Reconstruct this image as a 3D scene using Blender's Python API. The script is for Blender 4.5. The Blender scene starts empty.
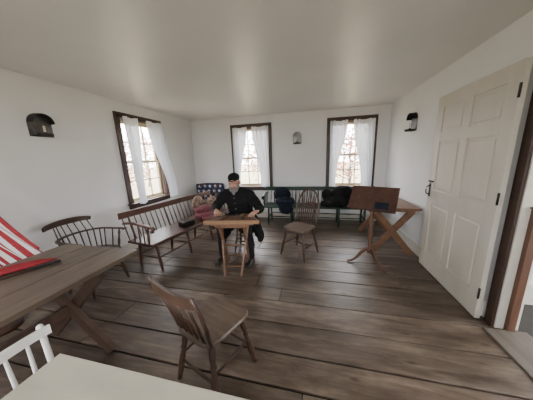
import bpy, bmesh, math, random
from mathutils import Vector, Matrix, Euler
random.seed(7)
S = bpy.context.scene
V = Vector

# ------------------------------------------------------------------ materials
def newmat(name):
    m = bpy.data.materials.new(name); m.use_nodes = True
    nt = m.node_tree; nt.nodes.clear()
    out = nt.nodes.new('ShaderNodeOutputMaterial')
    b = nt.nodes.new('ShaderNodeBsdfPrincipled')
    nt.links.new(b.outputs[0], out.inputs[0])
    return m, nt, b, out

def mat(name, c1, c2=None, rough=.6, scale=(8, 8, 8), bump=0.0, metal=0.0, detail=4, spec=.5, bscale=None):
    m, nt, b, out = newmat(name)
    c2 = c2 or tuple(x*.85 for x in c1)
    tc = nt.nodes.new('ShaderNodeTexCoord'); mp = nt.nodes.new('ShaderNodeMapping')
    mp.inputs['Scale'].default_value = scale
    nz = nt.nodes.new('ShaderNodeTexNoise'); nz.inputs['Scale'].default_value = 1.0
    nz.inputs['Detail'].default_value = detail
    rp = nt.nodes.new('ShaderNodeValToRGB')
    rp.color_ramp.elements[0].position = .3; rp.color_ramp.elements[1].position = .7
    rp.color_ramp.elements[0].color = (*c1, 1); rp.color_ramp.elements[1].color = (*c2, 1)
    L = nt.links.new
    L(tc.outputs['Object'], mp.inputs[0]); L(mp.outputs[0], nz.inputs['Vector'])
    L(nz.outputs['Fac'], rp.inputs[0]); L(rp.outputs[0], b.inputs['Base Color'])
    b.inputs['Roughness'].default_value = rough; b.inputs['Metallic'].default_value = metal
    b.inputs['Specular IOR Level'].default_value = spec
    if bump:
        bp = nt.nodes.new('ShaderNodeBump'); bp.inputs['Strength'].default_value = bump
        bp.inputs['Distance'].default_value = .01
        L(nz.outputs['Fac'], bp.inputs['Height']); L(bp.outputs[0], b.inputs['Normal'])
    return m

M_wall = mat('plaster_wall', (.81, .81, .805), (.76, .762, .762), .75, (1.5, 1.5, 1.5), .12)
M_ceil = mat('plaster_ceiling', (.79, .785, .775), (.73, .725, .715), .36, (1.3, 1.3, 1.3), .22)
M_casing = mat('dark_brown_paint', (.052, .026, .017), (.036, .018, .012), .45, (3, 3, 30))
M_sash = mat('sash_cream_paint', (.42, .33, .20), (.36, .28, .17), .5)
M_door = mat('door_putty_paint', (.60, .57, .495), (.54, .51, .44), .42, (6, 6, 2), .05)
M_trim = mat('cream_trim', (.66, .63, .56), (.6, .57, .5), .5)
M_brownpost = mat('red_brown_wood', (.13, .060, .034), (.08, .036, .022), .5, (20, 20, 2))
M_iron = mat('black_tin', (.02, .02, .02), (.035, .033, .03), .45, (20, 20, 20), .1, .6)
M_tinpan = mat('dull_tin', (.16, .155, .145), (.10, .095, .09), .35, (20, 20, 20), .1, .8)
M_candle = mat('candle_wax', (.75, .70, .58), rough=.5)
M_table = mat('worn_table_wood', (.150, .112, .082), (.080, .058, .043), .42, (30, 3, 30), .15)
M_tleg = mat('table_leg_wood', (.11, .066, .045), (.07, .042, .03), .5, (12, 12, 12))
M_orange = mat('warm_pine', (.21, .110, .060), (.14, .070, .038), .45, (18, 3, 18), .05)
M_chair = mat('brown_chair_wood', (.085, .046, .030), (.050, .028, .019), .38, (14, 14, 14))
M_chair2 = mat('seat_brown_wood', (.19, .14, .105), (.10, .07, .053), .33, (5, 25, 5), .05)
M_dark = mat('dark_windsor_wood', (.075, .038, .024), (.042, .022, .015), .38, (14, 14, 14))
M_settee = mat('red_brown_settee', (.10, .046, .032), (.058, .028, .02), .35, (20, 4, 20))
M_green = mat('dark_green_paint', (.014, .046, .026), (.010, .031, .019), .45, (12, 12, 12))
M_white = mat('white_chair_paint', (.74, .74, .71), (.68, .68, .64), .4)
M_ctop = mat('cream_table_paint', (.58, .56, .46), (.48, .46, .38), .38, (3, 10, 3), .04)
M_maple = mat('maple_instrument', (.30, .18, .095), (.22, .125, .065), .3, (30, 4, 30))
M_coatk = mat('black_wool', (.008, .008, .0085), (.013, .0125, .013), .95, (40, 40, 40), .3, spec=.2)
M_trous = mat('charcoal_trousers', (.014, .014, .016), (.02, .02, .022), .95, (40, 40, 40), .3, spec=.2)
M_skin = mat('skin', (.50, .28, .20), (.44, .235, .165), .5, (15, 15, 15))
M_lip = mat('lips', (.36, .13, .10), rough=.5)
M_beard = mat('grey_beard', (.26, .245, .23), (.12, .11, .105), .9, (90, 90, 30), .6)
M_eye = mat('eye_white', (.55, .50, .46), (.52, .48, .44), .2)
M_iris = mat('eye_iris', (.03, .02, .015), rough=.2)
M_shoe = mat('black_leather', (.02, .016, .014), (.03, .024, .02), .35)
M_red = mat('flag_red', (.30, .015, .024), (.22, .011, .017), .8, (30, 30, 30))
M_fwhite = mat('flag_white', (.66, .64, .62), rough=.8)
M_navy = mat('flag_navy', (.012, .018, .06), (.018, .024, .07), .8)
M_blue = mat('dark_blue_cloth', (.010, .013, .022), (.016, .021, .034), .9, (30, 30, 30), .3, spec=.2)
M_maroon = mat('maroon_cloth', (.09, .016, .026), (.15, .04, .048), .9, (20, 20, 20), .3)
M_tan = mat('tan_patterned_cloth', (.33, .25, .18), (.09, .04, .035), .9, (28, 28, 28), .3, detail=1)
M_palecloth = mat('pale_cloth', (.5, .5, .48), (.35, .34, .33), .9, (20, 20, 20))
M_paper = mat('paper', (.55, .53, .48), rough=.7)
M_gap = mat('floor_gap', (.008, .006, .005), rough=.9)
M_slate = mat('hall_dark_floor', (.05, .045, .04), (.034, .031, .028), .8, (5, 5, 5))
M_thresh = mat('threshold_wood', (.17, .15, .125), (.11, .09, .072), .5, (20, 2, 20), .1)
M_ground = mat('autumn_grass', (.20, .20, .10), (.18, .12, .07), .95, (.6, .6, .6))
M_bark = mat('tree_bark', (.10, .07, .06), (.06, .04, .035), .9)
M_leafr = mat('autumn_leaves', (.30, .10, .08), (.34, .20, .11), .8, (1, 1, 1))

def floor_mat():
    m, nt, b, out = newmat('wide_plank_floor')
    L = nt.links.new; N = nt.nodes.new
    tc = N('ShaderNodeTexCoord'); g = N('ShaderNodeNewGeometry')
    off = N('ShaderNodeVectorMath'); off.operation = 'SCALE'; off.inputs['Scale'].default_value = 37.0
    cmb = N('ShaderNodeCombineXYZ'); L(g.outputs['Random Per Island'], cmb.inputs[0]); L(g.outputs['Random Per Island'], cmb.inputs[2])
    L(cmb.outputs[0], off.inputs[0])
    add = N('ShaderNodeVectorMath'); add.operation = 'ADD'
    L(tc.outputs['Object'], add.inputs[0]); L(off.outputs[0], add.inputs[1])
    mp = N('ShaderNodeMapping'); mp.inputs['Scale'].default_value = (1.1, 9, 6); L(add.outputs[0], mp.inputs[0])
    gr = N('ShaderNodeTexNoise'); gr.inputs['Scale'].default_value = 1.6; gr.inputs['Detail'].default_value = 9
    gr.inputs['Roughness'].default_value = .62
    gr.inputs['Distortion'].default_value = .7; L(mp.outputs[0], gr.inputs['Vector'])
    r1 = N('ShaderNodeValToRGB'); e = r1.color_ramp.elements
    e[0].position = .30; e[0].color = (.056, .038, .027, 1); e[1].position = .72; e[1].color = (.205, .162, .126, 1)
    el = e.new(.5); el.color = (.118, .087, .064, 1)
    L(gr.outputs['Fac'], r1.inputs[0])
    mp2 = N('ShaderNodeMapping'); mp2.inputs['Scale'].default_value = (1.0, 2.4, 1); L(tc.outputs['Object'], mp2.inputs[0])
    w = N('ShaderNodeTexNoise'); w.inputs['Scale'].default_value = 1.5; w.inputs['Detail'].default_value = 9; w.inputs['Roughness'].default_value = .65
    L(mp2.outputs[0], w.inputs['Vector'])
    r2 = N('ShaderNodeValToRGB'); e = r2.color_ramp.elements
    e[0].position = .38; e[0].color = (.60, .56, .53, 1); e[1].position = .66; e[1].color = (1.40, 1.43, 1.45, 1)
    L(w.outputs['Fac'], r2.inputs[0])
    mp3 = N('ShaderNodeMapping'); mp3.inputs['Scale'].default_value = (1.6, 4.2, 1); L(add.outputs[0], mp3.inputs[0])
    vo = N('ShaderNodeTexVoronoi'); vo.inputs['Scale'].default_value = 1.3; L(mp3.outputs[0], vo.inputs['Vector'])
    rk = N('ShaderNodeValToRGB'); e = rk.color_ramp.elements
    e[0].position = .02; e[0].color = (.35, .32, .3, 1); e[1].position = .10; e[1].color = (1, 1, 1, 1)
    L(vo.outputs['Distance'], rk.inputs[0])
    r3 = N('ShaderNodeMapRange'); r3.inputs['To Min'].default_value = .74; r3.inputs['To Max'].default_value = 1.2
    L(g.outputs['Random Per Island'], r3.inputs[0])
    m1 = N('ShaderNodeMix'); m1.data_type = 'RGBA'; m1.blend_type = 'MULTIPLY'; m1.inputs[0].default_value = 1
    L(r1.outputs[0], m1.inputs[6]); L(r2.outputs[0], m1.inputs[7])
    m3 = N('ShaderNodeMix'); m3.data_type = 'RGBA'; m3.blend_type = 'MULTIPLY'; m3.inputs[0].default_value = 1
    L(m1.outputs[2], m3.inputs[6]); L(rk.outputs[0], m3.inputs[7])
    m2 = N('ShaderNodeVectorMath'); m2.operation = 'SCALE'; L(m3.outputs[2], m2.inputs[0]); L(r3.outputs[0], m2.inputs['Scale'])
    L(m2.outputs[0], b.inputs['Base Color'])
    r4 = N('ShaderNodeMapRange'); r4.inputs['To Min'].default_value = .26; r4.inputs['To Max'].default_value = .58
    L(w.outputs['Fac'], r4.inputs[0]); L(r4.outputs[0], b.inputs['Roughness'])
    bp = N('ShaderNodeBump'); bp.inputs['Strength'].default_value = .35; bp.inputs['Distance'].default_value = .005
    L(gr.outputs['Fac'], bp.inputs['Height']); L(bp.outputs[0], b.inputs['Normal'])
    return m
M_floor = floor_mat()

def glass_mat():
    m, nt, b, out = newmat('window_glass'); nt.nodes.remove(b)
    t = nt.nodes.new('ShaderNodeBsdfTransparent'); g = nt.nodes.new('ShaderNodeBsdfGlossy'); g.inputs['Roughness'].default_value = .02
    mx = nt.nodes.new('ShaderNodeMixShader'); mx.inputs[0].default_value = .05
    nt.links.new(t.outputs[0], mx.inputs[1]); nt.links.new(g.outputs[0], mx.inputs[2]); nt.links.new(mx.outputs[0], out.inputs[0])
    return m
M_glass = glass_mat()
def sheer_mat():
    m, nt, b, out = newmat('sheer_white_cotton'); nt.nodes.remove(b)
    t = nt.nodes.new('ShaderNodeBsdfTransparent'); d = nt.nodes.new('ShaderNodeBsdfDiffuse'); d.inputs[0].default_value = (.86, .88, .93, 1)
    tr = nt.nodes.new('ShaderNodeBsdfTranslucent'); tr.inputs[0].default_value = (.42, .44, .48, 1)
    a = nt.nodes.new('ShaderNodeMixShader'); a.inputs[0].default_value = .22
    c = nt.nodes.new('ShaderNodeMixShader'); c.inputs[0].default_value = .97
    L = nt.links.new
    L(d.outputs[0], a.inputs[1]); L(tr.outputs[0], a.inputs[2]); L(t.outputs[0], c.inputs[1]); L(a.outputs[0], c.inputs[2]); L(c.outputs[0], out.inputs[0])
    return m
M_sheer = sheer_mat()

# ------------------------------------------------------------------ builder
class B:
    def __init__(s):
        s.v = []; s.f = []; s.mi = []; s.sm = []; s.mats = []
    def add(s, vs, fs, m, smooth=False):
        if m not in s.mats: s.mats.append(m)
        k = s.mats.index(m); o = len(s.v)
        s.v += [tuple(v) for v in vs]
        for f in fs:
            s.f.append([o+i for i in f]); s.mi.append(k); s.sm.append(smooth)
    def box(s, c, size, m, rot=None, bev=0.0):
        bm = bmesh.new(); bmesh.ops.create_cube(bm, size=1)
        for v in bm.verts: v.co = V((v.co.x*size[0], v.co.y*size[1], v.co.z*size[2]))
        if bev: bmesh.ops.bevel(bm, geom=bm.edges[:], offset=bev, segments=2, affect='EDGES', profile=.5)
        R = Euler(rot).to_matrix() if rot is not None and not isinstance(rot, Matrix) else (rot or Matrix.Identity(3))
        bm.verts.ensure_lookup_table()
        s.add([R @ v.co + V(c) for v in bm.verts], [[v.index for v in f.verts] for f in bm.faces], m)
        bm.free()
    def beam(s, p0, p1, w, t, m, side=(1, 0, 0), bev=.004):
        p0, p1 = V(p0), V(p1); z = (p1-p0); L = z.length; z.normalize()
        x = V(side); x = (x - z*x.dot(z)).normalized(); y = z.cross(x)
        R = Matrix((x, y, z)).transposed()
        s.box((p0+p1)/2, (w, t, L), m, R, bev)
    def lathe(s, p0, p1, prof, m, n=10):
        p0, p1 = V(p0), V(p1); z = (p1-p0); L = z.length; z.normalize()
        a = V((1, 0, 0)) if abs(z.x) < .8 else V((0, 1, 0))
        x = z.cross(a).normalized(); y = z.cross(x)
        vs = []; fs = []
        for t, r in prof:
            for i in range(n):
                an = 2*math.pi*i/n
                vs.append(p0 + z*L*t + (x*math.cos(an)+y*math.sin(an))*r)
        for j in range(len(prof)-1):
            for i in range(n):
                k = (i+1) % n
                fs.append((j*n+i, j*n+k, (j+1)*n+k, (j+1)*n+i))
        fs.append(tuple(range(n))[::-1]); fs.append(tuple((len(prof)-1)*n+i for i in range(n)))
        s.add(vs, fs, m, True)
    def rod(s, p0, p1, r, m, n=8, r1=None):
        s.lathe(p0, p1, [(0, r), (1, r if r1 is None else r1)], m, n)
    def sweep(s, pts, rx, ry, m, n=8, up=(0, 0, 1), square=False):
        pts = [V(p) for p in pts]; N = len(pts)
        if not isinstance(rx, (list, tuple)): rx = [rx]*N
        if not isinstance(ry, (list, tuple)): ry = [ry]*N
        vs = []; fs = []; up = V(up)
        if square: n = 4
        for j, p in enumerate(pts):
            t = (pts[min(j+1, N-1)]-pts[max(j-1, 0)]).normalized()
            x = t.cross(up)
            if x.length < 1e-3: x = t.cross(V((0, 1, 0)))
            x.normalize(); y = x.cross(t)
            for i in range(n):
                an = 2*math.pi*(i+.5)/n; k = 1.414 if square else 1
                vs.append(p + x*math.cos(an)*rx[j]*k + y*math.sin(an)*ry[j]*k)
        for j in range(N-1):
            for i in range(n):
                k = (i+1) % n
                fs.append((j*n+i, j*n+k, (j+1)*n+k, (j+1)*n+i))
        fs.append(tuple(range(n))[::-1]); fs.append(tuple((N-1)*n+i for i in range(n)))
        s.add(vs, fs, m, not square)
    def ell(s, c, r, m, rot=(0, 0, 0), u=16, w=10):
        if not isinstance(r, (list, tuple)): r = (r, r, r)
        bm = bmesh.new(); bmesh.ops.create_uvsphere(bm, u_segments=u, v_segments=w, radius=1)
        R = Euler(rot).to_matrix()
        bm.verts.ensure_lookup_table()
        s.add([R @ V((v.co.x*r[0], v.co.y*r[1], v.co.z*r[2])) + V(c) for v in bm.verts], [[v.index for v in f.verts] for f in bm.faces], m, True)
        bm.free()
    def chain(s, pts, rs, m, n=14):
        for p, r in zip(pts, rs): s.ell(p, r, m, u=n, w=8)
        for a, b, ra, rb in zip(pts, pts[1:], rs, rs[1:]): s.rod(a, b, ra, m, n, rb)
    def prism(s, outl, z0, z1, m, inset=.0, smooth=False):
        n = len(outl); cx = sum(p[0] for p in outl)/n; cy = sum(p[1] for p in outl)/n
        def ring(k, z): return [V((cx+(x-cx)*k, cy+(y-cy)*k, z)) for x, y in outl]
        if inset:
            h = (z1-z0)*.3
            rings = [ring(1-inset*1.6, z0), ring(1, z0+h*1.4), ring(1, z1-h*.8), ring(1-inset*.5, z1)]
        else: rings = [ring(1, z0), ring(1, z1)]
        vs = [v for r in rings for v in r]; fs = []
        for j in range(len(rings)-1):
            for i in range(n):
                k = (i+1) % n; fs.append((j*n+i, j*n+k, (j+1)*n+k, (j+1)*n+i))
        fs.append(tuple(range(n))[::-1]); fs.append(tuple((len(rings)-1)*n+i for i in range(n)))
        s.add(vs, fs, m, False)
    def grid(s, fn, nu, nv, m, mfn=None, smooth=True):
        vs = [fn(i/nu, j/nv) for j in range(nv+1) for i in range(nu+1)]
        for mm in ([m] if mfn is None else set(mfn(i, j) for i in range(nu) for j in range(nv))):
            if mm not in s.mats: s.mats.append(mm)
        o = len(s.v); s.v += [tuple(v) for v in vs]
        for j in range(nv):
            for i in range(nu):
                a = j*(nu+1)+i
                s.f.append([o+a, o+a+1, o+a+nu+2, o+a+nu+1])
                s.mi.append(s.mats.index(mfn(i, j) if mfn else m)); s.sm.append(smooth)
    def obj(s, name, loc=(0, 0, 0), rot=0, parent=None, remesh=None, smooth=0, disp=0, dsize=.08, solid=0):
        me = bpy.data.meshes.new(name); me.from_pydata(s.v, [], s.f); 
        for m in s.mats: me.materials.append(m)
        me.polygons.foreach_set('material_index', s.mi); me.polygons.foreach_set('use_smooth', s.sm)
        me.update()
        bm = bmesh.new(); bm.from_mesh(me)
        if not solid and remesh is None and not getattr(s, 'nonormal', False): bmesh.ops.recalc_face_normals(bm, faces=bm.faces[:])
        bm.to_mesh(me); bm.free()
        o = bpy.data.objects.new(name, me); S.collection.objects.link(o)
        o.location = loc; o.rotation_euler = rot if isinstance(rot, (tuple, list)) else (0, 0, rot)
        if parent: o.parent = parent
        if solid:
            md = o.modifiers.new('solid', 'SOLIDIFY'); md.thickness = solid; md.offset = 0
        if remesh:
            md = o.modifiers.new('remesh', 'REMESH'); md.mode = 'VOXEL'; md.voxel_size = remesh; md.use_smooth_shade = True
        if smooth:
            md = o.modifiers.new('smooth', 'SMOOTH'); md.iterations = smooth; md.factor = .5
        if disp:
            tx = bpy.data.textures.new(name+'_folds', 'CLOUDS'); tx.noise_scale = dsize
            md = o.modifiers.new('folds', 'DISPLACE'); md.texture = tx; md.strength = disp; md.mid_level = .5
        return o

def empty(name, loc=(0, 0, 0), rot=0):
    e = bpy.data.objects.new(name, None); S.collection.objects.link(e); e.location = loc; e.rotation_euler = (0, 0, rot)
    e.empty_display_size = .1
    return e

# ------------------------------------------------------------------ room
XL, XR, YB, YN, H = -3.08, 1.53, 4.9, -1.5, 2.48
T = .16
def wall(name, axis, plane, sgn, a0, a1, openings, m=M_wall, h=H, t=T, z0=0):
    b = B()
    def bx(p0, p1, q0, q1):
        if p1-p0 < 1e-4 or q1-q0 < 1e-4: return
        c = plane + sgn*t/2
        if axis == 'x': b.box(((p0+p1)/2, c, (q0+q1)/2), (p1-p0, t, q1-q0), m)
        else: b.box((c, (p0+p1)/2, (q0+q1)/2), (t, p1-p0, q1-q0), m)
    cur = a0
    for o0, o1, q0, q1 in sorted(openings):
        bx(cur, o0, z0, h); bx(o0, o1, z0, q0); bx(o0, o1, q1, h); cur = o1
    bx(cur, a1, z0, h)
    return b.obj(name)

WZ0, WZ1 = .80, 2.21
bw = [(-1.91, -1.07), (.36, 1.20)]
lw = [(2.86, 3.70)]
fill_windows = [(-2.45, -1.45), (-.5, .5)]  # unseen openings behind the camera, added to give fill light
wall('wall_back', 'x', YB, 1, XL-T, XR+T, [(a, b_, WZ0, WZ1) for a, b_ in bw])
wall('wall_left', 'y', XL, -1, YN, YB, [(a, b_, WZ0, WZ1) for a, b_ in lw])
wall('wall_near', 'x', YN, -1, XL-T, XR+T, [(a, b_, .7, 2.3) for a, b_ in fill_windows])
DY0, DY1, DH = .92, 1.89, 2.13
wall('wall_right', 'y', XR, 1, YN, YB, [(DY0, DY1, 0, DH)])
b = B(); b.box(((XL+XR)/2, (YB+YN)/2, H+.06), (XR-XL+2*T, YB-YN+2*T, .12), M_ceil); b.obj('ceiling')

b = B()
b.box(((XL+XR)/2, (YB+YN)/2, -.06), (XR-XL+2*T, YB-YN+2*T, .08), M_gap)
y = YN
rr = random.Random(3)
while y < YB-.02:
    w = rr.choice([.21, .26, .29, .33, .24]); y2 = min(y+w, YB)
    x = XL; first = True
    gp = rr.choice([.009, .012, .016])
    while x < XR-.01:
        L = rr.uniform(2.2, 4.6) if not first else rr.uniform(.8, 4.0); first = False
        x2 = min(x+L, XR)
        if XR-x2 < .5: x2 = XR
        b.box(((x+x2)/2, (y+y2)/2, -.0105+rr.uniform(-.0008, .0008)), (x2-x-.008, y2-y-gp, .021), M_floor, bev=.004)
        x = x2
    y = y2
b.obj('floor')

b = B(); b.box(((XL+XR)/2, YB-.01, .075), (XR-XL, .02, .15), M_trim, bev=.003); b.obj('baseboard_back')
b = B(); b.box((XL+.01, (YB+YN)/2, .075), (.02, YB-YN-.05, .15), M_trim, bev=.003); b.obj('baseboard_left')
b = B(); b.box((XR-.01, (YB+DY1+.1)/2, .075), (.02, YB-DY1-.14, .15), M_trim, bev=.003); b.obj('baseboard_right')

HX, HY0, HY1 = 3.5, -.4, 2.28
wall('wall_hall_back', 'x', HY1, 1, XR+T, HX, [])
wall('wall_hall_front', 'x', HY0, -1, XR+T, HX, [])
wall('wall_hall_side', 'y', HX, 1, HY0-T, HY1+T, [(.3, 1.6, .5, 2.2)])  # unseen opening added so daylight reaches the hall
b = B(); b.box(((XR+T+HX)/2, (HY0+HY1)/2, -.06), (HX-XR-T, HY1-HY0, .10), M_slate); b.obj('floor_hall')
b = B(); b.box(((XR+T+HX+T)/2, (HY0+HY1)/2, H+.06), (HX-XR, HY1-HY0+2*T, .12), M_ceil); b.obj('ceiling_hall')
b = B(); b.box(((XR+T+HX)/2, HY1-.012, .11), (HX-XR-T, .024, .22), M_trim, bev=.004); b.obj('baseboard_hall')

def window(name, w, h, loc, rot):
    b = B(); hw = w/2
    c = .09
    for sx in (-1, 1):
        b.box((sx*(hw+c/2), -.014, 0), (c, .028, h+2*c), M_casing, bev=.005)
        b.box((sx*(hw-.008), .07, 0), (.016, .14, h), M_casing)
    b.box((0, -.016, h/2+c/2), (w+2*c, .032, c), M_casing, bev=.005)
    b.box((0, .07, h/2-.008), (w, .14, .016), M_casing)
    b.box((0, -.03, -h/2-.01), (w+2*c+.04, .09, .025), M_casing, bev=.006)
    b.box((0, -.012, -h/2-.06), (w+2*c-.02, .024, .075), M_casing, bev=.004)
    b.box((0, .08, -h/2+.01), (w, .15, .02), M_sash)
    for k, (z0, z1, yy) in enumerate(((-h/2+.02, .02, .075), (-.02, h/2-.016, .11))):
        x0, x1 = -hw+.016, hw-.016; st = .045
        for x in (x0+st/2, x1-st/2): b.box((x, yy, (z0+z1)/2), (st, .03, z1-z0), M_sash, bev=.003)
        for z in (z0+st/2, z1-st/2): b.box((0, yy, z), (x1-x0-2*st, .03, st), M_sash, bev=.003)
        for i in (1, 2):
            x = x0+st+(x1-x0-2*st)*i/3; b.box((x, yy, (z0+z1)/2), (.020, .022, z1-z0-2*st), M_sash)
        b.box((0, yy, (z0+z1)/2), (x1-x0-2*st, .022, .020), M_sash)
        b.box((0, yy+.004, (z0+z1)/2), (x1-x0-2*st, .002, z1-z0-2*st), M_glass)
    o = b.obj(name, loc, rot)
    ld = bpy.data.lights.new(name+'_portal', 'AREA'); ld.shape = 'RECTANGLE'; ld.size = w; ld.size_y = h
    ld.cycles.is_portal = True
    lo = bpy.data.objects.new(name+'_sky_portal', ld); S.collection.objects.link(lo)
    lo.parent = o; lo.location = (0, .155, 0); lo.rotation_euler = (-math.pi/2, 0, 0)
    return o

def curtain(w, h, loc, rot, lfun, rfun):
    e = empty('sheer_curtain_pair', loc, rot)
    b = B(); b.rod((-w/2-.05, -.05, h/2), (w/2+.05, -.05, h/2), .006, M_iron)
    for sx in (-1, 1): b.box((sx*(w/2+.05), -.038, h/2), (.015, .03, .02), M_iron)
    b.obj('curtain_rod', parent=e)
    for k, fn in enumerate((lfun, rfun)):
        b = B(); b.nonormal = True
        def g(u, v, fn=fn, k=k):
            a, c, d = fn(v)
            x = a+(c-a)*u
            y = -.06-d - .016*math.sin(u*math.pi*11+k+v*1.2)*(.55+.45*v) - .008*math.sin(u*29+v*4)
            return (x, y, h/2-.0-v*h*1.0 + .01*math.sin(u*9))
        b.grid(g, 60, 24, M_sheer)
        b.obj('panel_%d' % (k+1), parent=e)
    return e

def sm(t): t = max(0, min(1, t)); return t*t*(3-2*t)
WH = WZ1-WZ0; WC = (WZ0+WZ1)/2
for i, (a, c) in enumerate(bw):
    window('window_%d' % (i+1), c-a, WH, ((a+c)/2, YB, WC), 0)
    w = c-a
    def lf(v, w=w): return (-w/2-.02, -w/2-.02+.36-.22*sm(v*1.15), 0)
    def rf(v, w=w): return (w/2+.03, w/2+.03-.42+.20*sm(v*1.1), 0)
    curtain(w, WH+.02, ((a+c)/2, YB-.01, WC), 0, lf, rf)
a, c = lw[0]
window('window_3', c-a, WH, (XL, (a+c)/2, WC), math.pi/2)
def lf(v): return (-.43+.02*v, -.43+.30-.12*sm(v), .02+.05*v)
def rf(v): return (.44+.06*sm(v), .06+.20*sm(v*1.1), .02+.14*sm(v))
curtain(.84, WH+.04, (XL+.01, (a+c)/2, WC), math.pi/2, lf, rf)
for i, (a, c) in enumerate(fill_windows):
    window('window_%d' % (i+4), c-a, 1.6, ((a+c)/2, YN, 1.5), math.pi)  # made-up windows in the near wall, letting in extra sky light
window('window_6', 1.3, 1.7, (HX, .95, 1.35), -math.pi/2)  # invented window out of view, put in to light the hall

# ------------------------------------------------------------------ door + doorway
def panel_door(name, w, h, loc, rot):
    b = B(); t = .04
    b.box((w/2, 0, h/2), (w-.01, t*.45, h-.01), M_door)
    st = .115; ms = .10
    rails = [(0, .23), (.86, 1.03), (1.60, 1.71), (h-.13, h)]
    b.box((st/2, 0, h/2), (st, t, h), M_door, bev=.003); b.box((w-st/2, 0, h/2), (st, t, h), M_door, bev=.003)
    for z0, z1 in rails: b.box((w/2, 0, (z0+z1)/2), (w-2*st+.002, t-.001, z1-z0), M_door, bev=.003)
    for (q0, q1) in ((.23, .86), (1.03, 1.60), (1.71, h-.13)):
        b.box((w/2, 0, (q0+q1)/2), (ms, t-.001, q1-q0+.004), M_door, bev=.003)
        for x0, x1 in ((st, w/2-ms/2), (w/2+ms/2, w-st)):
            b.box(((x0+x1)/2, 0, (q0+q1)/2), (x1-x0-.05, t*.8, q1-q0-.05), M_door, bev=.009)
    b.box((w-.05, -.024, 1.02), (.028, .006, .17), M_iron, bev=.002)
    b.sweep([(w-.05, -.026, .96), (w-.05, -.06, .98), (w-.05, -.065, 1.02), (w-.05, -.06, 1.06), (w-.05, -.026, 1.08)], .007, .007, M_iron)
    b.box((w+.004, 0, 1.03), (.012, .03, .12), M_iron)
    b.box((w-.07, -.03, 1.13), (.10, .012, .02), M_iron, bev=.003)
    for z in (.25, 1.1, 1.9): b.rod((0, -.022, z-.05), (0, -.022, z+.05), .008, M_iron)
    return b.obj(name, loc, rot)
d = panel_door('door_1', 1.03, 2.11, (XR-.075, 1.955, .012), 0)
d.rotation_euler = (0, 0, math.pi/2); d.scale = (1, -1, 1)
b = B()
for yy in (DY0-.030, DY1+.030):
    b.box((XR-.012, yy, DH/2), (.024, .075, DH), M_casing, bev=.004)
b.box((XR-.012, (DY0+DY1)/2, DH+.04), (.026, DY1-DY0+.15, .08), M_casing, bev=.004)
b.obj('trim_1')
b = B()
b.box((XR+T/2, DY1-.008, DH/2), (T, .016, DH), M_trim); b.box((XR+T/2, DY0+.008, DH/2), (T, .016, DH), M_trim)
b.box((XR+T/2, (DY0+DY1)/2, DH-.008), (T, DY1-DY0-.032, .016), M_trim)
b.obj('trim_2')
b = B(); b.box((XR+.085, DY1-.035, .53), (.055, .036, 1.06), M_brownpost, bev=.004)
b.box((XR+.085, DY1-.035, 1.065), (.07, .045, .015), M_brownpost, bev=.004); b.obj('gate_post')
b = B(); b.box((XR+.05, (DY0+DY1)/2, .006), (.30, DY1-DY0-.08, .018), M_thresh, bev=.005); b.obj('door_threshold')

# ------------------------------------------------------------------ sconces
def sconce(loc, rot, w=.22, h=.28):
    b = B(); hw = w/2; n = 12
    outl = [(-hw, -h/2), (hw, -h/2)] + [(hw*math.cos(a*math.pi/n), h/2-hw+hw*math.sin(a*math.pi/n)) for a in range(n+1)]
    vs = [V((x, 0, z)) for x, z in outl]+[V((x, -.006, z)) for x, z in outl]; m = len(outl)
    fs = [tuple(range(m)), tuple(range(m, 2*m))[::-1]]+[(i, (i+1) % m, (i+1) % m+m, i+m) for i in range(m)]
    b.add(vs, fs, M_tinpan)
    arc = [(hw*math.cos(a*math.pi/n), h/2-hw+hw*math.sin(a*math.pi/n)) for a in range(n+1)]
    vs = []; fs = []
    for x, z in arc: vs += [V((x, 0, z)), V((x*.92, -.085, z*.94)), V((x*.90, -.085, z*.92)), V((x*.97, 0, z*.97))]
    for i in range(n):
        for k in range(4): fs.append((i*4+k, i*4+(k+1) % 4, (i+1)*4+(k+1) % 4, (i+1)*4+k))
    b.add(vs, fs, M_iron)
    b.lathe((0, -.06, -h/2), (0, -.06, -h/2+.03), [(0, .062), (.2, .066), (1, .072), (1, .066), (.3, .06)], M_iron, 20)
    b.box((0, -.02, -h/2+.008), (w*.8, .05, .012), M_iron)
    b.lathe((0, -.06, -h/2+.01), (0, -.06, -h/2+.05), [(0, .016), (1, .014)], M_iron, 12)
    b.lathe((0, -.06, -h/2+.04), (0, -.06, -h/2+.12), [(0, .010), (.97, .010), (1, .004)], M_candle, 12)
    b.rod((0, -.06, -h/2+.12), (0, -.06, -h/2+.132), .0015, M_iron)
    return b.obj('candle_sconce', loc, rot)
sconce((XL+.001, 1.82, 1.955), math.pi/2, .22, .26)
sconce((-.38, YB-.001, 1.92), 0, .19, .27)
sconce((XR-.001, 3.80, 1.97), -math.pi/2, .20, .28)

# ------------------------------------------------------------------ chairs
LEG = [(0, .012), (.06, .014), (.12, .019), (.22, .021), (.33, .014), (.36, .020), (.40, .013), (.55, .018), (.72, .021), (.86, .016), (1, .012)]
def leg(b, p0, p1, m, k=1.0): b.lathe(p0, p1, [(t, r*k) for t, r in LEG], m, 10)
def stret(b, p0, p1, m, r=.011): b.lathe(p0, p1, [(0, r*.7), (.5, r*1.35), (1, r*.7)], m, 8)
def seat_outline(w, d, n=28, back=.86, e=.6):
    o = []
    for i in range(n):
        a = 2*math.pi*i/n; c, s_ = math.cos(a), math.sin(a)
        x = math.copysign(abs(c)**e, c)*w/2; yy = math.copysign(abs(s_)**e, s_)*d/2
        x *= 1-(1-back)*(.5-yy/d)
        o.append((x, yy))
    return o
def lerp(a, b_, t): return V(a)*(1-t)+V(b_)*t

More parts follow.
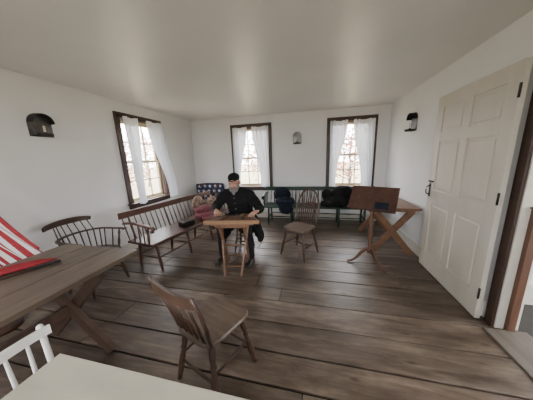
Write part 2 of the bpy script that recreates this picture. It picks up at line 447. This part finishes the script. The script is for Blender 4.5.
def base4(b, w, d, sz, m, splay=.055, hstretch=True, k=1.0):
    tops = [(-w*.33, d*.33), (w*.33, d*.33), (w*.30, -d*.33), (-w*.30, -d*.33)]
    ft = []
    for x, y in tops:
        p0 = (x, y, sz-.03); p1 = (x+math.copysign(splay, x), y+math.copysign(splay, y), 0)
        leg(b, p0, p1, m, k); ft.append((p0, p1))
    if hstretch:
        L = lerp(*ft[0], .58), lerp(*ft[3], .58); R = lerp(*ft[1], .58), lerp(*ft[2], .58)
        stret(b, *L, m); stret(b, *R, m); stret(b, lerp(*L, .5), lerp(*R, .5), m)
    else:
        for (i, j, t) in ((0, 3, .50), (1, 2, .50), (0, 1, .62), (2, 3, .62)): stret(b, lerp(*ft[i], t), lerp(*ft[j], t), m, .009)

def rodback_chair(name, loc, rot, m, ms):
    b = B(); w, d, sz = .40, .38, .44
    b.prism(seat_outline(w, d, 36, .84, .38), sz-.036, sz, ms, .05, True)
    base4(b, w, d, sz, m, .065, False, 1.1)
    for sx in (-1, 1):
        P = [(sx*.150, -.155, sz-.02), (sx*.165, -.185, sz+.12), (sx*.182, -.225, sz+.26), (sx*.198, -.275, sz+.40)]
        b.sweep(P, [.014, .015, .016, .013], [.012, .012, .011, .009], m, 10, (0, 1, 0))
    def crest(z, yy, hh, hw):
        P = [(hw*math.sin(t*1.45)/math.sin(1.45), yy-.03*math.cos(t*1.45), z) for t in [i/8-1 for i in range(17)]]
        b.sweep(P, .009, hh, m, 4, square=True)
    crest(sz+.355, -.255, .030, .188)
    for i in range(5):
        k = (i-2)/2
        p0 = (k*.105, -.165, sz-.01); p1 = (k*.13, -.280+.012*abs(k), sz+.34)
        b.lathe(p0, p1, [(0, .007), (.4, .0105), (1, .007)], m, 8)
    return b.obj(name, loc, rot)

def hoop_chair(name, loc, rot, m, ms):
    b = B(); w, d, sz = .44, .42, .45
    b.prism(seat_outline(w, d), sz-.04, sz, ms, .05, True)
    base4(b, w, d, sz, m, .07, True, 1.15)
    Hh = .54
    def hp(a):
        c, s_ = math.cos(a), math.sin(a)
        z = sz-.01+Hh*abs(s_)**.8
        x = -math.copysign(abs(c)**.75, c)*.21*(.86+.14*min(1, (z-sz)/.25))
        return V((x, -.155-.14*(z-sz)/Hh, z))
    pts = [hp(math.pi*i/30) for i in range(31)]
    b.sweep(pts, .015, .015, m, 8, (0, 1, 0))
    for i in range(9):
        k = (i-4)/4
        xt = k*.165; best = min(pts[3:-3], key=lambda p: abs(p.x-xt))
        b.lathe((k*.125, -.165, sz-.01), best, [(0, .007), (.35, .011), (1, .006)], m, 8)
    return b.obj(name, loc, rot)

def arm_chair(name, loc, rot, m, ms, h=.88):
    b = B(); w, d, sz = .52, .44, .44
    b.prism(seat_outline(w, d, back=.9), sz-.04, sz, ms, .04, True)
    base4(b, w, d, sz, m, .05, True)
    P = [(.27, .20, .67), (.265, .10, .67)] + [(.255*math.cos(a), -.05-.21*math.sin(a), .67) for a in [math.pi*i/14 for i in range(15)]] + [(-.265, .10, .67), (-.27, .20, .67)]
    b.sweep(P, .024, .011, m, 8)
    for sx in (-1, 1):
        b.ell((sx*.27, .215, .668), (.036, .03, .013), m)
        leg(b, (sx*.255, .15, .665), (sx*.225, .13, .43), m, .75)
        b.rod((sx*.265, .03, .665), (sx*.235, .02, .43), .008, m)
    for i in range(11):
        a = math.pi*(i+.6)/11.2
        p0 = (.215*math.cos(a), -.04-.155*math.sin(a), sz-.01); p1 = V((.255*math.cos(a), -.05-.21*math.sin(a), .67))
        b.rod(p0, p1, .0075, m)
        if 2 <= i <= 8: b.rod(p1, (.23*math.cos(a)*1.02, -.09-.235*math.sin(a), h-.03), .006, m)
    P = [(.25*math.sin(t*1.3)/math.sin(1.3), -.255-.08*math.cos(t*1.3), h-.02+.015*math.cos(t*2)) for t in [i/10-1 for i in range(21)]]
    b.sweep(P, .009, [.022+.012*math.sin(math.pi*i/20) for i in range(21)], m, 4, square=True)
    return b.obj(name, loc, rot)

def settee(name, L, loc, rot, m, ms, h=.84, nleg=4, dp=.48, arms=True):
    b = B(); sz = .44
    b.box((0, 0, sz-.02), (L, dp, .035), ms, bev=.012)
    for i in range(nleg):
        x = -L/2+.12+(L-.24)*i/(nleg-1)
        f0, f1 = (x, dp/2-.08, sz-.03), (x, dp/2-.02, 0); r0, r1 = (x, -dp/2+.08, sz-.03), (x, -dp/2+.03, 0)
        leg(b, f0, f1, m, 1.15); leg(b, r0, r1, m, 1.15); stret(b, lerp(f0, f1, .55), lerp(r0, r1, .55), m)
    for i in range(nleg-1):
        x = -L/2+.12+(L-.24)*i/(nleg-1); x2 = -L/2+.12+(L-.24)*(i+1)/(nleg-1)
        stret(b, (x, dp/2-.045, .2), (x2, dp/2-.045, .2), m); stret(b, (x, -dp/2+.05, .2), (x2, -dp/2+.05, .2), m)
    yb0, yb1 = -dp/2+.035, -dp/2-.065
    b.beam((-L/2-.02, yb1, h-.035), (L/2+.02, yb1, h-.035), .018, .09, m, side=(0, 1, 0), bev=.006)
    n = int(L/.085)
    for i in range(n+1):
        x = -L/2+.02+(L-.04)*i/n
        big = i % max(1, n//(nleg-1)) == 0
        b.lathe((x, yb0, sz-.01), (x, yb1, h-.05), [(0, .012), (.5, .016), (1, .011)] if big else [(0, .006), (.4, .0095), (1, .006)], m, 8)
    if arms:
        for sx in (-1, 1):
            x = sx*(L/2-.02)
            P = [(x, yb1+.03, .68), (x, -.1, .70), (x, .08, .685), (x, dp/2-.04, .675), (x, dp/2+.03, .665), (x, dp/2+.055, .635), (x, dp/2+.03, .61), (x, dp/2+.0, .625)]
            b.sweep(P, .030, [.015]*5+[.014, .012, .009], m, 8, (0, 0, 1))
            leg(b, (x, dp/2-.06, .67), (x, dp/2-.07, sz-.01), m, .8)
            b.rod((x, .0, .685), (x, .0, sz-.01), .008, m); b.rod((x, -.11, .685), (x, -.1, sz-.01), .008, m); b.rod((x, .09, .68), (x, .085, sz-.01), .008, m)
    return b.obj(name, loc, rot)

rodback_chair('plank_seat_chair', (-.665, 1.085, 0), math.radians(-20), M_chair, M_chair2)
hoop_chair('hoop_back_windsor_chair', (-.20, 3.02, 0), math.radians(150), M_chair, M_chair2)
arm_chair('windsor_armchair', (-2.60, 1.75, 0), math.radians(-90), M_dark, M_dark, .83)
arm_chair('windsor_armchair', (-2.55, 4.40, 0), math.radians(188), M_dark, M_dark, .88)
settee('spindle_back_settee', 1.95, (-2.12, 3.06, 0), math.radians(-90-9), M_settee, M_settee, .82)
settee('green_windsor_settee', 2.25, (0.02, 4.50, 0), math.radians(180), M_green, M_green, .80, 5, .44)

def white_chair(loc, rot):
    b = B(); w, d, sz = .44, .42, .44; m = M_white
    b.prism(seat_outline(w, d), sz-.038, sz, m, .05, True)
    base4(b, w, d, sz, m, .05, False)
    for sx in (-1, 1):
        b.sweep([(sx*.17, -.17, sz-.02), (sx*.19, -.20, sz+.15), (sx*.21, -.245, sz+.385)], .011, .011, m, 10, (0, 1, 0))
        b.ell((sx*.211, -.247, sz+.39), (.012, .012, .014), m)
    P = [(.225*math.sin(t*1.3)/math.sin(1.3), -.205-.045*math.cos(t*1.3), sz+.375) for t in [i/8-1 for i in range(17)]]
    b.sweep(P, .010, .016, m, 4, square=True)
    for i in range(6):
        k = (i-2.5)/2.5
        b.lathe((k*.125, -.178, sz-.01), (k*.155, -.25+.012*abs(k), sz+.365), [(0, .007), (.4, .009), (1, .006)], m, 8)
    return b.obj('white_spindle_chair', loc, rot)
white_chair((-.855, .31, 0), math.radians(-84))

def cream_table():
    b = B(); x0, x1, y0, y1 = -1.0, .02, -.42, .475; z = .75
    n = 4; pw = (y1-y0)/n
    for i in range(n):
        b.box(((x0+x1)/2, y0+pw*(i+.5), z-.014), (x1-x0, pw-.004, .028), M_ctop, bev=.004)
    for xx in (x0+.10, x1-.10): b.box((xx, (y0+y1)/2, z-.075), (.025, y1-y0-.2, .09), M_white)
    for yy in (y0+.10, y1-.10): b.box(((x0+x1)/2, yy, z-.075), (x1-x0-.2, .025, .09), M_white)
    for xx in (x0+.10, x1-.10):
        for yy in (y0+.10, y1-.10):
            b.sweep([(xx, yy, z-.03), (xx, yy, .4), (xx, yy, 0)], [.03, .027, .018], [.03, .027, .018], M_white, square=True, up=(0, 1, 0))
    return b.obj('cream_painted_table')
cream_table()

def sawbuck(name, L, w, h, loc, rot, mt, ml, inset=.3, nb=3, t=.032, lw_=.085):
    b = B(); pw = w/nb
    for i in range(nb): b.box((-w/2+pw*(i+.5), 0, h-t/2), (pw-.004, L, t), mt, bev=.004)
    for s in (-1, 1):
        yy = s*(L/2-inset)
        b.box((0, yy, h-t-.02), (w*.86, .06, .04), ml, bev=.004)
        b.beam((-w*.40, yy-.022, h-t-.035), (w*.42, yy-.022, 0.022), lw_, .04, ml, side=(1, 0, 0))
        b.beam((w*.40, yy+.022, h-t-.035), (-w*.42, yy+.022, 0.022), lw_, .04, ml, side=(1, 0, 0))
    b.box((0, 0, h*.47), (.035, L-2*inset+.1, .09), ml, bev=.004)
    return b.obj(name, loc, rot)
sawbuck('long_sawbuck_table', 2.1, .84, .75, (-1.92, .31, 0), 0, M_table, M_tleg, .30)
sawbuck('small_sawbuck_table', 1.15, .62, .74, (1.15, 3.66, 0), 0, M_orange, M_orange, .12, lw_=.085)

def reading_stand(loc, rot):
    b = B(); m = M_chair
    b.lathe((0, 0, .16), (0, 0, .86), [(0, .030), (.05, .040), (.10, .026), (.2, .022), (.45, .036), (.52, .024), (.8, .020), (1, .026)], M_brownpost, 14)
    for i in range(3):
        a = math.radians(-154+120*i); c, s_ = math.cos(a), math.sin(a)
        P = [(r*c, r*s_, z) for r, z in ((.015, .21), (.06, .205), (.11, .15), (.16, .08), (.21, .035), (.26, .02), (.285, .016))]
        b.sweep(P, [.015, .016, .016, .015, .014, .016, .020], [.032, .028, .024, .02, .016, .014, .014], M_brownpost, 8)
    tilt = math.radians(50)
    R = Euler((tilt, 0, 0)).to_matrix(); c0 = V((0, -.02, .93))
    b.box(c0, (.56, .36, .016), M_settee, R, .004)
    b.box(c0+R @ V((0, -.175, .022)), (.56, .014, .05), M_settee, R, .003)
    b.box(c0+R @ V((0, 0, -.02)), (.06, .28, .025), M_chair, R, .003)
    return b.obj('reading_stand', loc, rot), R, c0
RL = (.765, 2.86, 0)
st, R, c0 = reading_stand(RL, math.radians(-26))
b = B(); b.box((0, 0, 0), (.15, .10, .03), M_blue, bev=.004); b.box((0, -.002, 0), (.142, .10, .022), M_paper)
o = b.obj('small_book')
o.matrix_world = Matrix.Translation(RL) @ Matrix.Rotation(math.radians(-26), 4, 'Z') @ Matrix.Translation(c0 + R @ V((.12, -.115, .0245))) @ R.to_4x4()

# ------------------------------------------------------------------ dulcimer and its stand
DL = (-1.03, 2.40, 0); DR = math.radians(9)
def dulcimer_stand(loc, rot):
    b = B(); z = .69; m = M_orange
    b.box((0, 0, z-.01), (.56, .22, .02), m, bev=.004)
    b.box((0, -.08, z-.04), (.44, .025, .04), m, bev=.003); b.box((0, .08, z-.04), (.44, .025, .04), m, bev=.003)
    for s in (-1, 1):
        x = s*.19
        b.beam((x, .10, z-.03), (x*.55, -.19, .012), .045, .026, m, side=(0, 1, 0), bev=.003)
        b.beam((x-.03*s, -.10, z-.03), (x*.95-.03*s, .19, .012), .045, .026, m, side=(0, 1, 0), bev=.003)
    b.rod((-.17, 0, .36), (.17, 0, .36), .012, m)
    b.rod((-.12, -.15, .13), (.12, -.15, .13), .011, m); b.rod((-.15, .15, .13), (.15, .15, .13), .011, m)
    return b.obj('folding_trestle_stand', loc, rot)
dulcimer_stand(DL, DR)
b = B()
b.prism([(-.36, -.12), (.36, -.12), (.25, .12), (-.25, .12)], .69, .735, M_maple)
b.prism([(-.33, -.105), (.33, -.105), (.23, .105), (-.23, .105)], .735, .738, M_orange)
b.beam((-.12, -.10, .747), (-.09, .10, .747), .012, .02, M_dark, side=(0, 0, 1)); b.beam((.14, -.10, .747), (.115, .10, .747), .012, .02, M_dark, side=(0, 0, 1))
for i in range(9):
    yy = -.096+.024*i; k = (.335-(yy+.105)*.45)
    b.rod((-k+.02, yy, .745), (-.10, yy, .758), .0009, M_tinpan, 4); b.rod((-.10, yy, .758), (.125, yy, .758), .0009, M_tinpan, 4); b.rod((.125, yy, .758), (k-.02, yy, .745), .0009, M_tinpan, 4)
    for sx in (-1, 1): b.rod((sx*(k-.02), yy, .735), (sx*(k-.02), yy, .755), .003, M_iron, 6)
b.obj('hammered_dulcimer', DL, DR)

# ------------------------------------------------------------------ seated man
man = empty('seated_man')
b = B(); C = M_coatk
b.ell((-1.12, 3.0, .60), (.22, .18, .145), C); b.ell((-1.12, 2.94, .75), (.205, .165, .17), C)
b.ell((-1.13, 2.87, .89), (.215, .150, .15), C)
b.chain([(-1.31, 2.85, .975), (-1.13, 2.86, 1.01), (-.95, 2.85, .975)], [.080, .090, .080], C)
b.chain([(-1.34, 2.84, .955), (-1.47, 2.80, .78), (-1.365, 2.60, .785)], [.080, .066, .048], C)
b.chain([(-.92, 2.84, .955), (-.77, 2.82, .77), (-.745, 2.61, .79)], [.080, .066, .048], C)
b.chain([(-1.21, 2.96, .57), (-1.30, 2.70, .56)], [.13, .105], C)
b.chain([(-1.03, 2.96, .57), (-.92, 2.70, .56)], [.13, .105], C)
# skirts of the coat hanging down over the stool
for sx, x0, x1 in ((1, -.94, -.87), (-1, -1.31, -1.38)):
    b.ell((x0, 2.98, .50), (.075, .16, .16), C); b.ell((x1, 3.0, .38), (.045, .16, .18), C, (0, -sx*.25, 0)); b.ell((x1+sx*.04, 3.01, .27), (.035, .17, .10), C, (0, -sx*.25, 0))
b.ell((-1.12, 3.18, .42), (.24, .045, .22), C)
b.chain([(-1.19, 2.84, 1.05), (-1.13, 2.785, 1.025), (-1.07, 2.84, 1.05), (-1.13, 2.89, 1.075), (-1.19, 2.84, 1.05)], [.028]*5, C)
b.obj('wool_coat', parent=man, remesh=.009, smooth=2, disp=.028, dsize=.055)
b = B()
for z in (.68, .77, .86, .94): b.ell((-1.125, 2.775-.06*(z-.68)/.26, z), (.011, .006, .011), M_tinpan)
b.obj('coat_buttons', parent=man)
b = B()
b.chain([(-1.25, 2.80, .55), (-1.31, 2.60, .52), (-1.33, 2.62, .10)], [.085, .070, .052], M_trous)
b.chain([(-.99, 2.80, .55), (-.91, 2.60, .52), (-.88, 2.62, .10)], [.085, .070, .052], M_trous)
b.obj('trousers', parent=man, remesh=.010, smooth=3, disp=.014, dsize=.05)
for k, x in enumerate((-1.335, -.875)):
    b = B(); b.ell((x, 2.63, .05), (.042, .055, .05), M_shoe); b.ell((x, 2.55, .04), (.046, .10, .035), M_shoe); b.ell((x, 2.48, .036), (.048, .055, .03), M_shoe)
    b.box((x, 2.55, .008), (.085, .25, .016), M_shoe, bev=.004)
    b.obj('shoe_%d' % (k+1), parent=man, remesh=.006, smooth=2)
head = empty('head', (-1.135, 2.775, 1.165), 0); head.parent = man
head.rotation_euler = (math.radians(16), 0, math.radians(4))
b = B(); K = M_skin
b.ell((0, .012, .035), (.076, .094, .083), K, u=24, w=16); b.ell((0, -.022, -.045), (.058, .066, .072), K, u=24, w=16)
b.ell((0, -.060, -.092), (.028, .025, .024), K)
b.chain([(0, -.084, .008), (0, -.098, -.012), (0, -.108, -.030)], [.008, .0095, .013], K)
for sx in (-1, 1):
    b.ell((sx*.012, -.096, -.034), .009, K)
    b.ell((sx*.036, -.066, -.028), (.024, .022, .02), K)
    b.ell((sx*.030, -.0775, .009), (.015, .012, .006), K)
    b.chain([(sx*.012, -.085, .022), (sx*.045, -.072, .022)], [.010, .010], K)
    b.ell((sx*.078, .008, -.008), (.009, .018, .031), K, (0, 0, sx*.3))
b.chain([(0, .02, -.07), (0, .055, -.15)], [.055, .058], K)
b.obj('face', parent=head, remesh=.004, smooth=2)
b = B()
for sx in (-1, 1):
    b.ell((sx*.030, -.0765, .002), (.0115, .010, .0062), M_eye); b.ell((sx*.030, -.0845, .001), (.0045, .003, .0042), M_iris)
b.chain([(-.02, -.088, -.062), (0, -.0925, -.061), (.02, -.088, -.062)], [.004, .006, .004], M_lip)
b.obj('eyes_and_mouth', parent=head)
b = B(); G = M_beard
for sx in (-1, 1):
    b.chain([(sx*.068, -.01, -.02), (sx*.060, -.035, -.065), (sx*.035, -.065, -.10)], [.013, .019, .026], G)
    b.chain([(sx*.004, -.100, -.049), (sx*.026, -.090, -.054), (sx*.040, -.074, -.070)], [.008, .009, .008], G)
    b.chain([(sx*.014, -.0935, .026), (sx*.042, -.080, .026)], [.0045, .004], G)
    b.chain([(sx*.072, .02, .02), (sx*.070, .05, -.03), (sx*.045, .085, -.04), (0, .095, -.04)], [.014, .018, .018, .018], G)
b.chain([(0, -.075, -.10), (0, -.085, -.125), (0, -.082, -.155)], [.032, .028, .014], G)
b.obj('beard_and_hair', parent=head, remesh=.004, smooth=1, disp=.006, dsize=.01)
b = B()
b.ell((0, .022, .066), (.087, .102, .070), C, (math.radians(-10), 0, 0), 28, 16)
b.sweep([(-.06, -.066, .056), (-.035, -.092, .054), (0, -.104, .053), (.035, -.092, .054), (.06, -.066, .056)], .014, .004, C, 8)
b.obj('cap', parent=head, remesh=.005, smooth=1)
b = B(); b.lathe((-1.13, 2.85, 1.03), (-1.132, 2.82, 1.09), [(0, .068), (.5, .070), (1, .060)], M_maroon, 18); b.obj('neck_scarf', parent=man)

def hand(name, wrist, aim, side, curl=.5):
    b = B()
    kn = [(-.033, -.082, 0), (-.011, -.090, .003), (.011, -.088, .002), (.032, -.078, -.002)]
    if side < 0: lens = [.070, .080, .074, .058]
    else: lens = [.058, .074, .080, .070]
    for i, (k, L) in enumerate(zip(kn, lens)):
        b.chain([(k[0]*.55, -.005, 0), k], [.015, .0115], K, 10)
        p = V(k); a = curl*.35; pts = [p.copy()]
        spread = (i-1.5)*.10
        for seg, f in enumerate((.45, .32, .23)):
            p = p + V((math.sin(spread)*L*f, -math.cos(a)*L*f, -math.sin(a)*L*f)); pts.append(p.copy()); a += curl*(.8 if seg == 0 else .6)
        b.chain(pts, [.0095, .0085, .0078, .0065], K, 10)
    b.ell((0, -.045, -.004), (.038, .048, .014), K)
    b.chain([(0, .035, 0), (0, 0, 0)], [.024, .022], K, 12)
    b.chain([(side*.022, -.018, -.006), (side*.046, -.045, -.012), (side*.056, -.072, -.018), (side*.052, -.094, -.026)], [.014, .011, .0095, .008], K, 10)
    return b.obj(name, wrist, aim, man, remesh=.0032, smooth=2)
hand('hand_right', (-1.345, 2.565, .79), (math.radians(12), 0, math.radians(35)), 1, .55)
hand('hand_left', (-.745, 2.58, .795), (math.radians(12), 0, math.radians(-28)), -1, .55)
b = B(); b.sweep([(-1.28, 2.50, .765), (-1.22, 2.46, .78), (-1.17, 2.42, .79), (-1.14, 2.40, .78), (-1.13, 2.395, .765)], .004, .003, M_maple, 8); b.obj('dulcimer_hammer', parent=man)
b = B(); b.sweep([(-.80, 2.50, .765), (-.84, 2.46, .78), (-.89, 2.42, .79), (-.92, 2.40, .78), (-.93, 2.395, .765)], .004, .003, M_maple, 8); b.obj('dulcimer_hammer_2', parent=man)

b = B()
b.prism([(.17*math.cos(i*math.pi/12), .17*math.sin(i*math.pi/12)) for i in range(24)], .41, .45, M_chair, .05, True)
for i in range(4):
    a = math.pi/4+i*math.pi/2; leg(b, (.10*math.cos(a), .10*math.sin(a), .42), (.18*math.cos(a), .18*math.sin(a), 0), M_chair)
for i in range(4):
    a = math.pi/4+i*math.pi/2; a2 = a+math.pi/2
    stret(b, (.15*math.cos(a), .15*math.sin(a), .18), (.15*math.cos(a2), .15*math.sin(a2), .18), M_chair)
b.obj('round_stool', (-1.12, 3.03, 0))

# ------------------------------------------------------------------ cloth / clutter
def heap(name, ells, m, vox=.012, disp=.03, dsize=.07):
    b = B()
    for c, r in ells: b.ell(c, r, m)
    return b.obj(name, remesh=vox, smooth=2, disp=disp, dsize=dsize)
heap('folded_quilt', [((-1.96, 3.32, .51), (.20, .24, .07)), ((-2.02, 3.36, .59), (.17, .20, .08)), ((-1.85, 3.2, .48), (.12, .14, .05))], M_maroon)
heap('patterned_carpet_bag', [((-2.04, 3.74, .57), (.15, .17, .14)), ((-2.04, 3.74, .66), (.10, .13, .10))], M_tan)
heap('tan_cushion', [((-2.22, 3.50, .66), (.08, .18, .16))], M_tan, disp=.015)
heap('heap_of_dark_coats', [((.50, 4.46, .54), (.26, .18, .11)), ((.62, 4.54, .68), (.24, .12, .19)), ((.32, 4.41, .5), (.17, .16, .08)), ((.30, 4.54, .66), (.12, .09, .14))], M_coatk, disp=.05)
heap('dark_blue_coat', [((-.62, 4.43, .53), (.22, .17, .10)), ((-.60, 4.31, .42), (.16, .08, .16)), ((-.70, 4.54, .66), (.20, .09, .17))], M_blue, disp=.05)
heap('pale_folded_cloth', [((.90, 4.44, .475), (.11, .10, .035))], M_palecloth, disp=.012)
heap('red_shawl', [((-.05, 4.46, .475), (.12, .12, .035))], M_maroon, disp=.015)
b = B(); b.box((0, 0, .035), (.22, .15, .07), M_iron, bev=.006); b.box((0, 0, .075), (.222, .152, .012), M_shoe, bev=.004); b.box((0, .078, .06), (.03, .006, .03), M_tinpan, bev=.002)
b.sweep([(-.05, 0, .08), (-.04, 0, .105), (.04, 0, .105), (.05, 0, .08)], .004, .004, M_shoe)
b.obj('black_case', (-2.06, 2.86, .441), math.radians(70))

b = B()
def g(u, v):
    x = -.36+.72*u; 
    if v < .12: yy = -.40+.08*v/.12; z = .70+.22*v/.12*.9
    else:
        k = (v-.12)/.88; yy = -.315+.05*k; z = .90-.42*k
    return (x, yy+.010*math.sin(u*17), z-.02*math.sin(u*math.pi)*(-1))
b.grid(g, 30, 16, M_navy)
o = b.obj('star_flag', (-2.55, 4.40, 0), math.radians(188), solid=.004)
b = B()
for r in range(3):
    for c_ in range(5):
        x = -.28+.135*c_+(.03 if r % 2 else 0); z = .84-.12*r; u = (x+.36)/.72
        k = (.90-z+.02)/.42; yy = -.315+.05*k+.010*math.sin(u*17)+.010
        P = []
        for i in range(10):
            rad = .048 if i % 2 == 0 else .021; a = math.pi/2+i*math.pi/5
            P.append(V((x+rad*math.cos(a), yy, z+rad*math.sin(a))))
        P2 = [p+V((0, -.004, 0)) for p in P]
        b.add(P+P2, [tuple(range(10)), tuple(range(19, 9, -1))]+[(i, (i+1) % 10, (i+1) % 10+10, i+10) for i in range(10)], M_fwhite)
b.obj('stars', (0, 0, 0), 0, parent=o)

# striped flag hanging from a standing pole by the left wall
fl = empty('striped_flag_on_pole')
px_, py_ = -2.86, 1.02
b = B()
b.lathe((px_, py_, 0), (px_, py_, .06), [(0, .14), (.4, .14), (.6, .10), (1, .03)], M_dark, 24)
b.lathe((px_, py_, .04), (px_, py_, 1.72), [(0, .014), (.98, .012), (1, .010)], M_dark, 12)
b.ell((px_, py_, 1.75), (.022, .022, .035), M_maple)
b.obj('pole_and_base', parent=fl)
b = B(); b.nonormal = True
def bez(p0, p1, p2, t): return V(p0)*(1-t)**2+V(p1)*2*t*(1-t)+V(p2)*t*t
def g(u, v):
    top = bez((px_+.012, py_+.01, 1.50), (px_+.10, 1.16, 1.05), (-2.47, 1.25, .76), v)
    bot = bez((px_+.012, py_+.01, .78), (px_+.08, 1.14, .50), (-2.54, 1.22, .33), v)
    p = top*(1-u)+bot*u
    p.x += .022*math.sin(u*21+v*2)*v; p.y += .026*math.cos(u*17+v*3)*v
    return p
b.grid(g, 65, 24, M_red, lambda i, j: M_red if (i//5) % 2 == 0 else M_fwhite)
b.obj('flag_cloth', parent=fl, solid=.003)
# red cloth and tool on the table
b = B()
b.sweep([(-2.22, .66, .766), (-2.17, .78, .772), (-2.12, .90, .776), (-2.06, 1.01, .772), (-2.00, 1.08, .764)], [.022, .050, .060, .045, .012], [.012, .018, .022, .018, .010], M_red, 12)
b.obj('folded_red_cloth')
b = B()
b.sweep([(-2.12, .66, .760), (-2.00, .94, .760)], .010, .009, M_dark, 8)
b.box((-1.975, 1.0, .764), (.035, .15, .018), M_iron, (0, 0, -.4), .004); b.obj('iron_tool')

# ------------------------------------------------------------------ outdoors
b = B(); b.box((0, 10, -.65), (120, 120, .1), M_ground); b.obj('lawn')
def tree(loc, h, seed, dens=420):
    r = random.Random(seed); b = B(); b.nonormal = True
    b.sweep([(0, 0, 0), (.05, .02, h*.3), (-.03, .05, h*.6), (.05, 0, h)], [.14, .11, .07, .02], [.14, .11, .07, .02], M_bark, 8)
    tips = []
    for i in range(16):
        z = h*(.16+.75*i/16); a = r.uniform(0, 6.28); L = h*.38*(1-.5*i/16)
        mid = V((math.cos(a)*L*.5, math.sin(a)*L*.5, z+L*.2)); end = V((math.cos(a)*L, math.sin(a)*L, z+L*.5))
        b.sweep([(0, 0, z), mid, end], [.04, .025, .008], [.04, .025, .008], M_bark, 5); tips += [mid, end, (mid+end)/2]
    for i in range(dens):
        c = r.choice(tips)+V((r.gauss(0, .35), r.gauss(0, .35), r.gauss(0, .3))); q = Euler((r.uniform(0, 6), r.uniform(0, 6), 0)).to_matrix(); s_ = r.uniform(.06, .13)
        c.z = max(c.z, .15)
        b.add([c+q @ V(p)*s_ for p in ((-1, 0, 0), (0, -.6, 0), (1, 0, 0), (0, .6, 0))], [(0, 1, 2, 3)], M_leafr)
    b.obj('autumn_tree', loc)
for i, (x, y, h) in enumerate([(-5.2, 12, 4.5), (-3.6, 14, 3.6), (-1.8, 13, 3.2), (2.0, 12.5, 3.4), (4.4, 14.5, 4.4), (.2, 15, 3.0), (-7.5, 15, 4), (-12, 9, 4.2), (-13, 12, 3.6), (-11, 6.5, 3.2), (-14, 15, 4.5)]):
    tree((x, y, -.6), h, i)

# ------------------------------------------------------------------ sky
w = bpy.data.worlds.new('overcast_sky'); S.world = w; w.use_nodes = True
nt = w.node_tree; nt.nodes.clear()
o = nt.nodes.new('ShaderNodeOutputWorld'); bg = nt.nodes.new('ShaderNodeBackground')
tc = nt.nodes.new('ShaderNodeTexCoord'); sp = nt.nodes.new('ShaderNodeSeparateXYZ'); rp = nt.nodes.new('ShaderNodeValToRGB')
rp.color_ramp.elements[0].position = 0; rp.color_ramp.elements[0].color = (.52, .52, .53, 1)
rp.color_ramp.elements[1].position = .6; rp.color_ramp.elements[1].color = (.97, .97, 1, 1)
nt.links.new(tc.outputs['Generated'], sp.inputs[0]); nt.links.new(sp.outputs[2], rp.inputs[0]); nt.links.new(rp.outputs[0], bg.inputs[0])
bg.inputs[1].default_value = 34.0; nt.links.new(bg.outputs[0], o.inputs[0])

# ------------------------------------------------------------------ camera
cd = bpy.data.cameras.new('camera'); cam = bpy.data.objects.new('camera', cd); S.collection.objects.link(cam)
cd.sensor_fit = 'HORIZONTAL'; cd.sensor_width = 36; cd.lens = 203/533*36; cd.clip_start = .02
rt = V((.9745, .2229, -.0347)).normalized(); up = V((-.0121, .2065, .978)); up = (up-rt*up.dot(rt)).normalized(); bk = rt.cross(up)
Mx = Matrix((rt, up, bk)).transposed().to_4x4(); Mx.translation = (0, 0, 1.5)
cam.matrix_world = Mx
S.camera = cam
